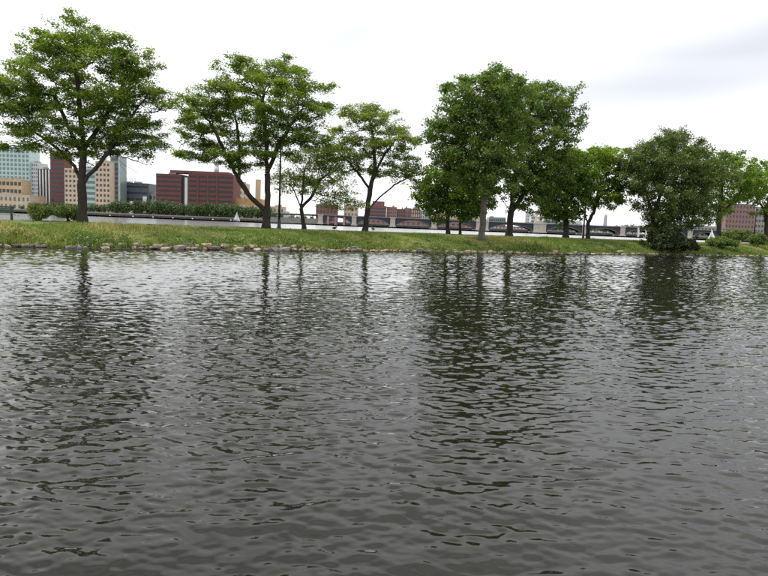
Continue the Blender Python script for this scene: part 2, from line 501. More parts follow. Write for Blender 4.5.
def branch_mesh(name, nodes, par, rad, mat):
    n = len(nodes)
    d = np.zeros((n, 3)); has = par >= 0
    d[has] = nodes[has]-nodes[par[has]]
    d[~has] = (0, 0, 1)
    # follow the thickest child for a smooth frame
    d /= np.linalg.norm(d, axis=1, keepdims=True)+1e-9
    ref = np.tile(np.array([1.0, 0.17, 0.0]), (n, 1))
    ref[np.abs((d*ref).sum(1)) > 0.92] = (0.1, 1.0, 0.05)
    a = np.cross(d, ref); a /= np.linalg.norm(a, axis=1, keepdims=True)+1e-9
    b = np.cross(d, a)
    VV, FF, off = [], [], 0
    e = np.where(has)[0]
    rc = rad[e]; rp = np.minimum(rad[par[e]], rc*1.18)
    for lo, hi, k in ((0.09, 9, 12), (0.03, 0.09, 6), (0.0, 0.03, 3)):
        sel = (rc >= lo) & (rc < hi)
        if not sel.any(): continue
        c = e[sel]; p = par[c]; m_ = len(c)
        ang = np.arange(k)*2*np.pi/k
        same = (rad[p]/rad[c] < 1.25)[:, None]
        ap = np.where(same, a[p], a[c]); bp = np.where(same, b[p], b[c])
        lump = 1.0
        r0 = nodes[p][:, None] + (ap[:, None]*np.cos(ang)[None, :, None] + bp[:, None]*np.sin(ang)[None, :, None])*rp[sel][:, None, None]
        r1 = nodes[c][:, None] + (a[c][:, None]*np.cos(ang)[None, :, None] + b[c][:, None]*np.sin(ang)[None, :, None])*rc[sel][:, None, None]
        vv = np.concatenate([r0, r1], 1).reshape(-1, 3)
        base = off + np.arange(m_)[:, None]*2*k
        i = np.arange(k)[None]; i2 = (np.arange(k)+1) % k
        f = np.stack([base+i, base+i2[None], base+k+i2[None], base+k+i], -1).reshape(-1, 4)
        VV.append(vv); FF.append(f); off += len(vv)
    return mesh_np(name, np.concatenate(VV), np.concatenate(FF), mat, True)

def ellipsoid_samples(ells, n, g, hollow=0.25, depth=0.85):
    """ells: (centre, rx, rz[, ry]) in metres"""
    w = np.array([rx*rz*max(rx*depth, 0.4) for c, rx, rz in ells])**0.8
    w /= w.sum()
    which = g.choice(len(ells), n, p=w)
    q = g.normal(size=(n, 3)); q /= np.linalg.norm(q, axis=1, keepdims=True)
    r = (hollow**3 + (1-hollow**3)*g.uniform(size=n))**(1/3)
    q *= r[:, None]
    C = np.array([tuple(e[0]) for e in ells])[which]
    S_ = np.array([(e[1], e[1]*depth, e[2]) for e in ells])[which]
    return C + q*S_

def tree(name, label, base, base_py, ells, limbs, mat, bark, trunk_r, n_leaf, leaf, aspect, flat, clumps, seed,
         clump_r=0.9, clump_flat=0.35, hollow=0.3, depth=0.85, step=0.32, droop=0.15, group=None, cat='tree', tint0=0.5, up=0.0, trunk_name='trunk', spread=0.24):
    """ells and limbs are read off the photograph at the tree's own distance; base is where the trunk meets the ground"""
    g = np.random.default_rng(seed)
    D = base.y
    mpp = base.y/FPX                           # metres per photo pixel at the tree
    root = empty(name, base)
    tag(root, label, cat, group)
    shift = base - at(*base_py, D)             # absorbs the pixel error of the base
    E = []
    for (cx, cy, rx, rz) in ells:
        c = at(cx, cy, D) + shift
        c.y += g.normal(0, 0.12)*rx*mpp
        E.append((c - base, rx*mpp, rz*mpp))
    # traced limbs become the first nodes
    nodes, par, key = [], [], {}
    rmin = []
    for li, limb in enumerate(limbs):
        prev = None
        dy = 0.0
        side = g.normal(0, 0.35)
        pts = []
        for k, (px, py) in enumerate(limb):
            q = at(px, py, D) + shift - base
            if li and k: dy += side
            q.y += dy
            if li == 0 and k == 0: q = Vector((0, 0, -0.12))
            pts.append(q)
        # refine
        for k, q in enumerate(pts):
            if k == 0:
                if li == 0:
                    nodes.append(np.array(q)); par.append(-1); prev = 0
                else:
                    arr = np.array(nodes); prev = int(((arr-np.array(q))**2).sum(1).argmin())
                continue
            a = nodes[prev]; b = np.array(q)
            L = np.linalg.norm(b-a); m_ = max(1, int(L/step))
            for i in range(1, m_+1):
                nodes.append(a+(b-a)*i/m_ + (g.normal(0, 0.03, 3) if i < m_ else 0)); par.append(prev); prev = len(nodes)-1
    n_lim = len(nodes)
    cc = ellipsoid_samples(E, clumps, g, hollow, depth)
    cc = cc[cc[:, 2] > 0.6] if len(limbs[0]) > 1 else cc
    per = 7
    q = g.normal(size=(len(cc), per, 3))*np.array([1, 1, clump_flat])*clump_r*0.6
    A = (cc[:, None]+q).reshape(-1, 3)
    A = A[A[:, 2] > 0.25]
    nodes, par = grow(nodes, par, A, step, step*1.15, g, up=up)
    n = len(nodes)
    # pipe-model radii
    kids = np.zeros(n); area = np.zeros(n)
    EXP = 2.2; tip = 0.009; tips = np.zeros(n)
    for i in range(n-1, -1, -1):
        if area[i] == 0: area[i] = tip**EXP; tips[i] = 1
        if par[i] >= 0: area[par[i]] += area[i]; kids[par[i]] += 1; tips[par[i]] += tips[i]
    rad = area**(1/EXP)
    r1_ = rad[1:4].mean()
    rad = tip + (rad-tip)*(trunk_r-tip)/(r1_-tip)
    h = nodes[:, 2]
    flare = 1 + 0.75*np.exp(-np.clip(h, 0, None)/0.22) * (np.arange(n) < n_lim)
    rad = rad*np.where(rad > trunk_r*0.6, flare, 1)
    rad = np.maximum(rad, 0.008)
    link(trunk_name, branch_mesh(trunk_name, nodes, par, rad, bark), root)
    # leaves on the thin wood
    thin = np.where((tips <= 3) & (np.arange(n) >= n_lim))[0]
    w = np.where(tips[thin] <= 1, 1.6, 0.7); w = w*np.exp(g.normal(0, 0.5, n))[thin]; w /= w.sum()
    pick = g.choice(thin, n_leaf, p=w)
    C = nodes[pick] + g.normal(size=(n_leaf, 3))*np.array([1, 1, 0.25+0.75*(1-flat)])*spread
    node_t = g.normal(0, 0.16, n)
    zz = g.normal(0, 0.17, n_leaf) + node_t[pick] + tint0
    link('crown', leaf_mesh('crown', C, leaf, aspect, flat, zz, mat, g, droop), root)
    return root

def tree_at(px, py, t, **kw):
    base, bpy_ = on_bank(px, t)
    print('tree', kw['name'], px, 'photo y', py, 'built y', round(bpy_, 1), 'D', round(base.y, 1), 'z', round(base.z, 2))
    return tree(base=base, base_py=(px, bpy_ if abs(bpy_-py) < 3 else py), **kw)

G_LOC = 'honey locusts on the grass bank'
tree_at(82, 223, 9.5, name='honey_locust', label='broad honey locust with one thick dark trunk beside two round shrubs', group=G_LOC,
    ells=[(84,94,64,56),(24,110,36,28),(140,110,32,36),(84,42,40,20),(20,80,22,22),(136,72,20,22),(50,142,34,10),(122,142,32,10),(80,152,24,10)],
    limbs=[[(82,223),(82.5,200),(82,180)], [(82,182),(84,150),(81,110),(78,70)], [(82,183),(71,166),(56,153),(38,140),(20,130)],
           [(82,184),(96,168),(110,150),(120,130),(135,112)], [(112,150),(124,165),(136,172),(151,178)], [(112,150),(121,166),(131,180),(139,190)], [(118,150),(132,160),(147,165),(158,173)], [(136,172),(143,182),(147,188)], [(84,150),(98,125),(112,95)], [(83,155),(66,125),(52,95)]],
    mat=M['locust'], bark=M['bark'], trunk_r=0.30, n_leaf=98000, leaf=0.19, aspect=0.40, flat=0.72, clumps=250, seed=11, clump_r=1.0, clump_flat=0.34)
tree_at(266, 229, 9.8, name='honey_locust', label='honey locust whose trunk forks low into a long curved side limb', group=G_LOC,
    ells=[(264,106,56,44),(205,122,32,36),(312,112,24,32),(262,74,40,17),(198,152,24,14),(250,158,34,12),(300,140,30,14),(226,96,22,20),(192,122,15,22),(212,104,16,16)],
    limbs=[[(266,229),(267,212),(268,195),(267,165),(266,135),(262,100)], [(266,212),(252,198),(240,180),(228,155),(216,128)],
           [(267,172),(280,142),(296,118)], [(240,180),(240,150),(236,120)]],
    mat=M['locust'], bark=M['bark'], trunk_r=0.30, n_leaf=82000, leaf=0.20, aspect=0.40, flat=0.7, clumps=235, seed=12, clump_r=1.0, clump_flat=0.34)
tree_at(304, 229.5, 11.5, name='honey_locust', label='small thin honey locust with wispy olive foliage spreading from three slim stems', group=G_LOC,
    ells=[(304,172,28,22),(328,186,26,14),(342,202,20,9),(292,182,14,14),(318,160,24,14)],
    limbs=[[(304,229.5),(302,214),(301,208)], [(301,208),(296,195),(289,182)], [(301,208),(303,190),(304,172)], [(301,209),(312,196),(320,180),(330,172)]],
    mat=M['locust_pale'], bark=M['bark'], trunk_r=0.17, n_leaf=17000, leaf=0.20, aspect=0.36, flat=0.65, clumps=120, seed=13, clump_r=0.9, clump_flat=0.25, tint0=0.6)
tree_at(365, 232, 9.5, name='honey_locust', label='airy honey locust with leaning trunk and a low limb over the red brick blocks', group=G_LOC,
    ells=[(374,142,36,32),(402,166,20,13),(408,174,15,8),(394,180,14,5),(346,152,24,22),(368,116,26,10),(400,140,16,14),(352,172,18,8)],
    limbs=[[(365,232),(367,215),(369,198),(370,190)], [(367,209),(380,197),(394,185),(408,178)], [(370,190),(362,178),(350,163)],
           [(370,190),(375,170),(374,145),(370,122)], [(374,172),(384,155),(394,142)]],
    mat=M['locust_pale'], bark=M['bark'], trunk_r=0.24, n_leaf=36000, leaf=0.20, aspect=0.4, flat=0.7, clumps=130, seed=14, clump_r=0.95, clump_flat=0.32, tint0=0.55)
G_SH = 'shade trees on the grass bank'
tree_at(448, 235, 10.5, name='shade_tree', label='low round dark tree with a slim straight trunk beside a leaning sapling', group=G_SH,
    ells=[(446,188,28,20),(436,202,20,14),(450,172,18,10),(462,205,18,10)],
    limbs=[[(448,235),(447.5,222),(448,212)], [(448,212),(440,202),(432,195)], [(448,212),(449,195),(448,178)], [(448,212),(458,204),(464,195)]],
    mat=M['maple'], bark=M['bark'], trunk_r=0.19, n_leaf=16000, leaf=0.24, aspect=0.6, flat=0.4, clumps=150, seed=15, clump_r=0.8, clump_flat=0.5, tint0=0.35)
tree_at(460, 235, 11.0, name='shade_tree', label='slim leaning sapling with small dark crown beside a low round tree', group=G_SH,
    ells=[(468,204,17,13),(476,196,14,12)],
    limbs=[[(460,235),(460,224),(464,210)], [(464,210),(470,200)], [(464,210),(460,200)]],
    mat=M['elm'], bark=M['bark'], trunk_r=0.13, n_leaf=7000, leaf=0.24, aspect=0.6, flat=0.4, clumps=60, seed=16, clump_r=0.8, clump_flat=0.5)
tree_at(482, 238.5, 2.9, name='shade_tree', label='tall dark elm with a pale grey trunk standing on the slope above the stones', group=G_SH,
    ells=[(478,145,42,44),(444,132,20,30),(490,102,34,24),(462,105,22,20),(486,180,24,18),(498,86,16,16),(497,78,9,7),(456,160,18,14)],
    limbs=[[(482,238.5),(483,215),(485,195),(487,170),(489,140),(490,112)], [(486,185),(470,160),(455,135)], [(487,170),(500,148),(508,125)], [(487,160),(478,130),(470,108)]],
    mat=M['elm'], bark=M['bark_grey'], trunk_r=0.28, n_leaf=60000, leaf=0.20, aspect=0.6, flat=0.42, clumps=250, seed=17, clump_r=0.95, clump_flat=0.7)
tree_at(509, 236.5, 10.0, name='shade_tree', label='big dark elm with dark trunk splitting into three limbs above the lawn', group=G_SH,
    ells=[(540,128,36,42),(516,100,18,16),(560,110,17,20),(556,140,20,24),(556,104,20,16),(522,112,26,24),(522,165,36,32),(552,172,24,26),(538,195,24,16)],
    limbs=[[(509,236.5),(510,222),(511,212)], [(511,212),(502,201),(496,188)], [(511,212),(512,190),(516,160),(522,125)], [(511,212),(520,200),(530,180),(542,150)]],
    mat=M['elm'], bark=M['bark'], trunk_r=0.33, n_leaf=60000, leaf=0.215, aspect=0.6, flat=0.42, clumps=255, seed=18, clump_r=1.05, clump_flat=0.7)
tree_at(566, 238.5, 9.8, name='shade_tree', label='tree with leaves hanging low around its dark trunk beside a forked tree', group=G_SH,
    ells=[(564,186,24,30),(566,214,15,10),(552,200,14,14),(568,160,14,12)],
    limbs=[[(566,238.5),(566,225),(566,205),(566,180)], [(566,205),(556,190)], [(566,205),(577,190)]],
    mat=M['maple'], bark=M['bark'], trunk_r=0.30, n_leaf=20000, leaf=0.26, aspect=0.6, flat=0.35, clumps=170, seed=19, clump_r=0.9, clump_flat=0.6, tint0=0.3)
tree_at(588, 239.3, 9.9, name='shade_tree', label='bright green tree with a trunk forking into a V beside a dark post', group=G_SH,
    ells=[(598,178,26,28),(584,172,16,18),(606,156,18,11),(612,192,14,16)],
    limbs=[[(588,239.3),(588,228),(588,223)], [(588,223),(583,212),(578,198)], [(588,223),(594,213),(598,200),(602,180)], [(598,200),(610,188)]],
    mat=M['maple'], bark=M['bark'], trunk_r=0.22, n_leaf=20000, leaf=0.26, aspect=0.55, flat=0.5, clumps=180, seed=20, clump_r=0.95, clump_flat=0.4, tint0=0.7)
tree_at(655, 243, 3.6, name='shade_tree', label='wide olive green domed tree leaning out over the water behind a dark bush', group=G_SH,
    ells=[(670,178,44,40),(642,174,20,24),(700,186,22,30),(672,150,34,18),(672,212,34,20),(640,165,18,20),(690,212,22,16)],
    limbs=[[(655,243),(654,228),(653,215)], [(653,215),(649,200),(645,185)], [(653,215),(662,195),(670,170)], [(654,228),(668,212),(684,195)], [(653,216),(642,208),(634,200)]],
    mat=M['olive'], bark=M['bark'], trunk_r=0.27, n_leaf=84000, leaf=0.23, aspect=0.42, flat=0.35, clumps=350, seed=21, clump_r=1.0, clump_flat=0.6)
tree_at(719, 240, 10.5, name='shade_tree', label='green tree with upright trunk rising behind the clipped bank shrubs', group=G_SH,
    ells=[(724,178,30,26),(706,170,20,20),(744,184,18,18),(722,204,20,10)],
    limbs=[[(719,242),(719,228),(719,215)], [(719,215),(710,200),(704,185)], [(719,215),(724,195),(726,175)], [(719,216),(734,202),(744,190)]],
    mat=M['maple'], bark=M['bark'], trunk_r=0.30, n_leaf=20000, leaf=0.28, aspect=0.55, flat=0.45, clumps=190, seed=22, clump_r=1.1, clump_flat=0.45, tint0=0.5)
tree_at(767, 244, 9.5, name='shade_tree', label='green tree at the end of the row beyond the thin dark post', group=G_SH,
    ells=[(765,180,28,26),(785,185,30,28),(752,192,16,14),(770,208,18,10)],
    limbs=[[(767,246),(766,230),(766,216)], [(766,216),(758,200),(754,190)], [(766,216),(770,195),(772,175)], [(766,216),(782,202)]],
    mat=M['maple'], bark=M['bark'], trunk_r=0.28, n_leaf=19000, leaf=0.28, aspect=0.55, flat=0.45, clumps=180, seed=23, clump_r=1.1, clump_flat=0.45, tint0=0.6)

def bush(name, label, px, py, t, ells, mat, n_leaf, leaf, seed, clumps=60, aspect=0.55, group=None, tint0=0.5):
    base, by = on_bank(px, t)
    base_py = (px, by)
    mpp = base.y/FPX
    return tree(name, label, base, base_py, [(cx, cy+(by-py), rx, rz) for cx, cy, rx, rz in ells], [[(px, by), (px, by-1.5)]], mat, M['bark'], 0.06, n_leaf, leaf, aspect, 0.2,
                clumps, seed, clump_r=0.35, clump_flat=0.7, hollow=0.5, step=0.14, group=group, cat='shrub', tint0=tint0, trunk_name='stem', spread=0.12)
G_BU = 'shrubs on the grass bank'
bush('shrub', 'wide pale green shrub on the lawn next to the park bench', 40, 221, 11.0, [(33,218,10,5.5),(46,218,9,5.5),(40,216,10,5),(40,221,14,3)], M['shrub'], 11000, 0.15, 31, 170, group=G_BU, tint0=0.85)
bush('shrub', 'round green shrub touching the trunk of the broad locust', 68, 222, 10.6, [(68,216,9,6.5),(63,219,7,4),(74,219,7,4),(68,222,9,2.5)], M['shrub'], 9000, 0.15, 32, 130, group=G_BU, tint0=0.75)
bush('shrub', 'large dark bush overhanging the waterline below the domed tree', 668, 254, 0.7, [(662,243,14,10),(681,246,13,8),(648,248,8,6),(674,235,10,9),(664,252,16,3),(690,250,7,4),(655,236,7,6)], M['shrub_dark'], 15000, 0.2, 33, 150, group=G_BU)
bush('shrub', 'leafy green shrub with pale flowers on the bank edge', 722, 252, 2.0, [(716,249,12,5.5),(729,250,10,5),(722,247,10,4)], M['shrub'], 14000, 0.18, 34, 170, group=G_BU)
bush('shrub', 'upright small shrub on the bank beneath the thin dark post', 757, 250, 3.0, [(757,243,6,8),(753,248,6,5),(761,248,5,4)], M['shrub'], 6000, 0.18, 35, 80, group=G_BU)
bush('shrub', 'low spreading bush with bright leaves on the lawn behind the trunk', 737, 240, 12.0, [(730,231,9,4),(742,231,9,4),(736,234,8,4)], M['shrub'], 7000, 0.2, 36, 100, group=G_BU, tint0=0.75)

# ------------------------------------------------------------------ shore stones
def stone_proto(i):
    g = np.random.default_rng(100+i)
    bm = bmesh.new()
    bmesh.ops.create_icosphere(bm, subdivisions=1, radius=0.5)
    for v in bm.verts:
        d = v.co.normalized()
        k = 0.5*(1 + g.normal(0, 0.09))
        q = max(abs(d.x), abs(d.y), abs(d.z))
        v.co = d*k*(0.55+0.45/q)
        v.co.z = max(-0.3, min(0.36, v.co.z))
    me = bpy.data.meshes.new('stone')
    bm.to_mesh(me); bm.free()
    me.materials.append(STONE[(0, 1, 0, 2)[i % 4]])
    return me
STONE = [noisy('stone_tan', [(0.3, (0.22, 0.175, 0.125)), (0.7, (0.46, 0.38, 0.29))], 2.5, 0.9, 0.4),
         noisy('stone_grey', [(0.3, (0.13, 0.12, 0.105)), (0.7, (0.29, 0.265, 0.23))], 2.5, 0.9, 0.4),
         noisy('stone_brown', [(0.3, (0.075, 0.06, 0.045)), (0.7, (0.20, 0.16, 0.12))], 2.5, 0.9, 0.4)]
protos = [stone_proto(i) for i in range(12)]
def s_of_px(px):
    p, _ = on_bank(px, 0.3)
    return st_of(p)[0]
s_lo, s_hi = s_of_px(-20), s_of_px(790)
g = np.random.default_rng(42)
s = s_lo; cnt = 0
while s < s_hi and cnt < 210:
    L = float(np.clip(g.gamma(5, 0.10), 0.22, 0.85))*(1.0 - 0.30*(s > -8))
    tpos = float(wob(s)) + g.normal(-0.05, 0.08)
    z0 = 0.07 + g.uniform(-0.03, 0.06)
    p = st(s+L/2, tpos, z0)
    link('stone', protos[int(g.integers(12))], bank, p, (g.normal(0, .12), g.normal(0, .12), math.atan2(U.y, U.x)+g.normal(0, .3)+math.pi*int(g.integers(2))),
         (L*1.05, L*g.uniform(.55, .8), max(0.24, L*g.uniform(.42, .62))))
    s += L*g.uniform(0.9, 1.12) + (g.uniform(0.3, 1.2) if g.random() < 0.1 else 0); cnt += 1
for k in range(88):
    s = g.uniform(s_lo, s_hi) if k > 45 else g.uniform(s_lo, s_of_px(330))
    L = float(np.clip(g.gamma(5, 0.085), 0.2, 0.75))
    tpos = float(wob(s)) + g.uniform(0.2, 0.6)
    p = st(s, tpos); p.z += 0.06
    link('stone', protos[int(g.integers(12))], bank, p, (g.normal(0, .2), g.normal(0, .2), g.uniform(0, 6.28)), (L*1.1, L*g.uniform(.6, .9), L*g.uniform(.45, .7)))
print('stones', cnt)

# ------------------------------------------------------------------ grass and weeds
def tufts(name, n, srange, trange, hmean, blades, width, seed, dry=0.5, tp=1.0):
    g = np.random.default_rng(seed)
    s = g.uniform(srange[0], srange[1], n); t = trange[0] + (trange[1]-trange[0])*g.uniform(0, 1, n)**tp
    t = t + wob(s)*np.clip(1-t/4, 0, 1)
    clump = np.sin(s*0.55+1.7)*np.sin(s*0.23+t*0.5) + 0.6*np.sin(s*1.7+t*1.1)*np.sin(s*0.9-t*0.7)
    dryv = 0.5+0.5*np.sin(s*0.33+0.4)*np.cos(s*0.12+t*0.35) + 0.25*np.sin(s*1.1+t)
    hh = hmean*(0.75+0.35*clump)*g.uniform(0.6, 1.4, n); hh = np.clip(hh, hmean*0.25, hmean*2.2)
    z = bank_z(s, t)-0.02
    B = np.array(ORG)[None, :2] + s[:, None]*np.array(U)[:2] + t[:, None]*np.array(NRM)[:2]
    base = np.concatenate([B, z[:, None]], 1)
    base = np.repeat(base, blades, 0); H = np.repeat(hh, blades)*g.uniform(0.6, 1.15, n*blades)
    N_ = n*blades
    base[:, :2] += g.normal(0, 0.09, (N_, 2))
    az = g.uniform(0, 2*np.pi, N_); lean = np.abs(g.normal(0.35, 0.25, N_))
    tip = base + np.stack([np.cos(az)*np.sin(lean)*H, np.sin(az)*np.sin(lean)*H, np.cos(lean)*H], -1)
    mid = base*0.45 + tip*0.55; mid[:, 2] += H*0.08
    wv = np.stack([-np.sin(az), np.cos(az), np.zeros(N_)], -1)*(width*g.uniform(0.6, 1.4, N_))[:, None]
    V = np.stack([base-wv*0.5, base+wv*0.5, tip], 1).reshape(-1, 3)
    b = np.arange(N_)*3
    F = np.stack([b, b+1, b+2], -1)
    dv = np.clip((dryv-0.35)/0.5, 0, 1)*np.clip((7.5-t)/3, 0.25, 1)
    tint = np.repeat(np.clip(0.28+0.62*dry*dv+0.10*clump+g.normal(0, .1, n), 0, 1), blades)+g.normal(0, 0.14, N_)
    o = link(name, mesh_np(name, V, F, M['grass_blade'], False, {'tint': np.repeat(np.clip(tint, 0, 1), 3)}))
    return tag(o, kind='stuff')
SR = (s_lo-3, s_hi+6)
o = tufts('meadow_grass', 14000, SR, (0.3, 5.2), 0.28, 9, 0.045, 51, 0.72, 0.9); tag(o, 'rough grass and weeds covering the sloping bank', 'grass')
o = tufts('lawn_grass', 12000, SR, (4.4, 14.0), 0.10, 7, 0.035, 52, 0.05); tag(o, 'short lawn grass on the flat top of the bank', 'grass')
o = tufts('shore_weeds', 2400, SR, (0.12, 0.9), 0.36, 10, 0.06, 53, 0.25); tag(o, 'leafy weeds growing between the shore stones', 'weeds')

def weed_clumps(n, seed):
    g = np.random.default_rng(seed)
    s = g.uniform(SR[0], SR[1], n); t = wob(s) + np.abs(g.normal(0.3, 0.9, n)) + 0.2
    extra = [(s_of_px(px), tt_) for px, tt_ in ((12,.9),(20,1.2),(85,.5),(90,.8),(120,.7),(262,1.0),(293,.8),(297,1.3),(445,1.2),(515,.8),(522,.9),(528,.6),(534,.8),(640,.8),(700,.8),(740,1.0),(748,.7))]
    s = np.concatenate([s, [e[0] for e in extra]]); t = np.concatenate([t, [wob(e[0])+e[1] for e in extra]])
    r = np.concatenate([g.uniform(0.14, 0.34, n), g.uniform(0.45, 0.7, len(extra))])
    k = (r**1.6*420).astype(int)+12
    C = []; tint = []
    for s0, t0, r0, k0 in zip(s, t, r, k):
        ss = s0+g.normal(0, r0*.75, k0); t1 = t0+g.normal(0, r0*.5, k0)
        z = bank_z(ss, t1)+np.abs(g.normal(0, r0*.55, k0))+.03
        C.append(np.stack([ORG.x+ss*U.x+t1*NRM.x, ORG.y+ss*U.y+t1*NRM.y, z], -1)); tint.append(g.normal(g.uniform(.25, .75), .15, k0))
    me = leaf_mesh('bank_weeds', np.concatenate(C), 0.13, .5, .2, np.concatenate(tint), M['shrub'], g)
    return tag(link('bank_weeds', me), 'clumps of broad leafed green weeds scattered along the bank', 'weeds', kind='stuff')
weed_clumps(420, 54)

# ------------------------------------------------------------------ park furniture and birds
def lamp_post(label, px, t, height):
    b, by = on_bank(px, t)
    r = empty('lamp_post', b)
    tag(r, label, 'lamp post', 'lamp posts along the path')
    MB().lathe([(0.19, -0.05), (0.19, 0.12), (0.15, 0.2), (0.13, 0.75), (0.105, 0.85)], 10).build('base', M['pole'], r, True)
    MB().lathe([(0.1, 0.8), (0.085, height*0.5), (0.065, height)], 10).build('pole', M['pole'], r, True)
    hd = MB().lathe([(0.07, height), (0.2, height+0.06), (0.2, height+0.1)], 10).build('lamp_head', M['pole'], r, True)
    MB().lathe([(0.17, height+0.102), (0.2, height+0.35), (0.14, height+0.55)], 10).build('globe', M['lamp_glass'], hd, True)
    MB().lathe([(0.19, height+0.552), (0.12, height+0.64), (0.02, height+0.78)], 10).build('cap', M['pole'], hd, True)
    print('lamp', px, by)
lamp_post('dark lamp post between the forked locust and the small wispy locust', 279, 10.3, 6.6)
lamp_post('dark post standing right beside the V-forked bright green tree', 583, 10.0, 5.6)
lamp_post('thin dark post in front of the red brick apartment tower', 753, 9.0, 6.0)

bb, _ = on_bank(-1.5, 11.2)
bench = empty('park_bench', bb, math.atan2(U.y, U.x)-0.12)
tag(bench, 'dark green slatted park bench facing the river at the path edge', 'bench')
for sx in (-0.78, 0.78):
    MB().box((sx-.05, -.22, -.03), (sx+.05, -.14, .95)).box((sx-.05, -.138, .36), (sx+.05, .30, .42)).box((sx-.05, .22, -.03), (sx+.05, .30, .358)).build('leg', M['iron'], bench)
for i in range(4):
    MB().box((-.95, -.26, .52+i*.12), (.95, -.222, .62+i*.12), .008).build('back_slat', M['bench_green'], bench)
for i in range(4):
    MB().box((-.95, -.12+i*.11, .422), (.95, -.03+i*.11, .46), .008).build('seat_slat', M['bench_green'], bench)

def bird(label, px, t, yaw):
    b, by = on_bank(px, t)
    o = empty('goose', b, yaw); o.scale = (.7, .7, .8); tag(o, label, 'bird', 'birds on the lawn')
    body = MB()
    body.tube([(-.36,0,.30),(-.26,0,.31),(-.1,0,.32),(.1,0,.34),(.22,0,.40),(.27,0,.52),(.29,0,.64),(.33,0,.70),(.40,0,.69),(.46,0,.67)], [.015,.07,.14,.14,.09,.05,.04,.05,.03,.012], 8)
    for sy in (-.06, .06): body.tube([(0,sy,.22),(.01,sy,.02),(.07,sy,.0)], [.025,.015,.012], 5)
    body.build('body', M['feather'], o, True)
bird('small dark goose on the grass left of the leaning airy locust, facing the path', 334.5, 12.4, 0.4)
bird('small dark goose on the grass right beside the leaning airy locust trunk', 373, 12.0, 2.4)

# ------------------------------------------------------------------ sailing boats and buoys
def sailboat(label, px, py, D, h, yaw, jib=True):
    p = at(px, py, D); p.z = 0
    r = empty('sailboat', p, yaw); tag(r, label, 'sailboat', 'sailing boats on the river')
    k = h/7.0
    m_ = MB()
    bm = m_.bm
    secs = [(-2.3, .55, .5), (-1.2, .8, .48), (0.3, .85, .5), (1.6, .5, .58), (2.5, .04, .68)]
    rings = []
    for x, w, z in secs:
        rings.append([bm.verts.new((x*k, y*k, zz*k)) for y, zz in ((-w, z), (-w*.75, .05), (0, -.2), (w*.75, .05), (w, z))])
    for a, b in zip(rings, rings[1:]):
        for i in range(4): bm.faces.new((a[i], a[i+1], b[i+1], b[i]))
        bm.faces.new((a[4], a[0], b[0], b[4]))
    bm.faces.new(rings[0]); bm.faces.new(rings[-1][::-1])
    m_.build('hull', M['hull'], r)
    MB().tube([(.5*k, 0, .4*k), (.5*k, 0, 7.2*k)], [.05*k, .03*k], 6).build('mast', M['pale'], r)
    MB().tube([(.5*k, 0, 1.0*k), (-2.2*k, .25*k, 1.0*k)], [.04*k, .04*k], 6).build('boom', M['pale'], r)
    def sail(name, tri):
        a, b, c = [Vector(q)*k for q in tri]
        mm = MB(); n = 6; vs = {}
        for i in range(n+1):
            for j in range(n+1-i):
                u, v = i/n, j/n; w = 1-u-v
                q = a*u+b*v+c*w; q.y += 0.28*k*(u*v+v*w+u*w)*1.6
                vs[i, j] = mm.bm.verts.new(q)
        for i in range(n):
            for j in range(n-i):
                mm.bm.faces.new((vs[i, j], vs[i+1, j], vs[i, j+1]))
                if j < n-i-1: mm.bm.faces.new((vs[i+1, j], vs[i+1, j+1], vs[i, j+1]))
        o = mm.build(name, M['sail'], r, True)
        md = o.modifiers.new('thickness', 'SOLIDIFY'); md.thickness = 0.03*k
    sail('mainsail', ((.45, 0, 7.0), (.45, 0, 1.1), (-2.15, .22, 1.1)))
    if jib: sail('jib', ((.6, 0, 5.6), (2.4, 0, .75), (.7, .1, .8)))
    MB().tube([(-.9*k, 0, .45*k), (-.9*k, 0, .9*k), (-.88*k, 0, 1.15*k), (-.88*k, 0, 1.35*k)], [.2*k, .22*k, .09*k, .11*k], 6).build('crew', M['slate'], r, True)
sailboat('white sailboat sailing close along the far seawall in front of the tan building', 236.5, 220.6, 560, 8.6, R(18))
sailboat('white sailboat seen past the trunk of the upright green tree', 711.5, 241.0, 380, 7.2, R(165))
sailboat('white sailboat in front of the last bridge arch beside the domed tree', 645.5, 237, 540, 7.0, R(200), False)
for i, x in enumerate((110, 133, 153, 173, 192.5, 213, 231)):
    p = at(x, 216, 735.0); p.z = 0
    b = empty('mooring_buoy', p); tag(b, 'round white mooring buoy floating in the line along the far seawall', 'buoy', 'buoys along the far seawall')
    MB().lathe([(.25, -.5), (.8, -.2), (.95, .25), (.8, .7), (.3, .95)], 10).build('float', M['white'], b, True)
    MB().lathe([(.08, .9), (.08, 1.3), (.2, 1.32), (.2, 1.45)], 6).build('ring', M['iron'], b)

# ------------------------------------------------------------------ bridge
BD = 700.0
def bx(px): return at(px, 226, BD).x
def bz(px, py): return at(px, py, BD).z
bridge = empty('arch_bridge', (0, BD, 0))
tag(bridge, 'long dark steel arch bridge on pale granite piers crossing the wide river', 'bridge')
DECK = 10.6
piers = [320.5, 354, 392.5, 433.8, 482, 539.5, 584.5, 622.5, 657, 690, 722]
xs = [bx(p) for p in piers]
half = [2.6]*len(xs); half[4] = half[5] = 7.0; half[3] = half[2] = 2.9
x_l, x_r = bx(272), bx(760)
MB().box((x_l, -1.2, DECK-1.6), (x_r, 16, DECK-0.35)).build('deck', M['steel_dark'], bridge)
MB().box((x_l, -1.6, DECK-0.346), (x_r, -1.0, DECK+0.45)).build('cornice', M['concrete'], bridge)
MB().box((x_l, 15.4, DECK-0.346), (x_r, 16.4, DECK+0.45)).build('cornice', M['concrete'], bridge)
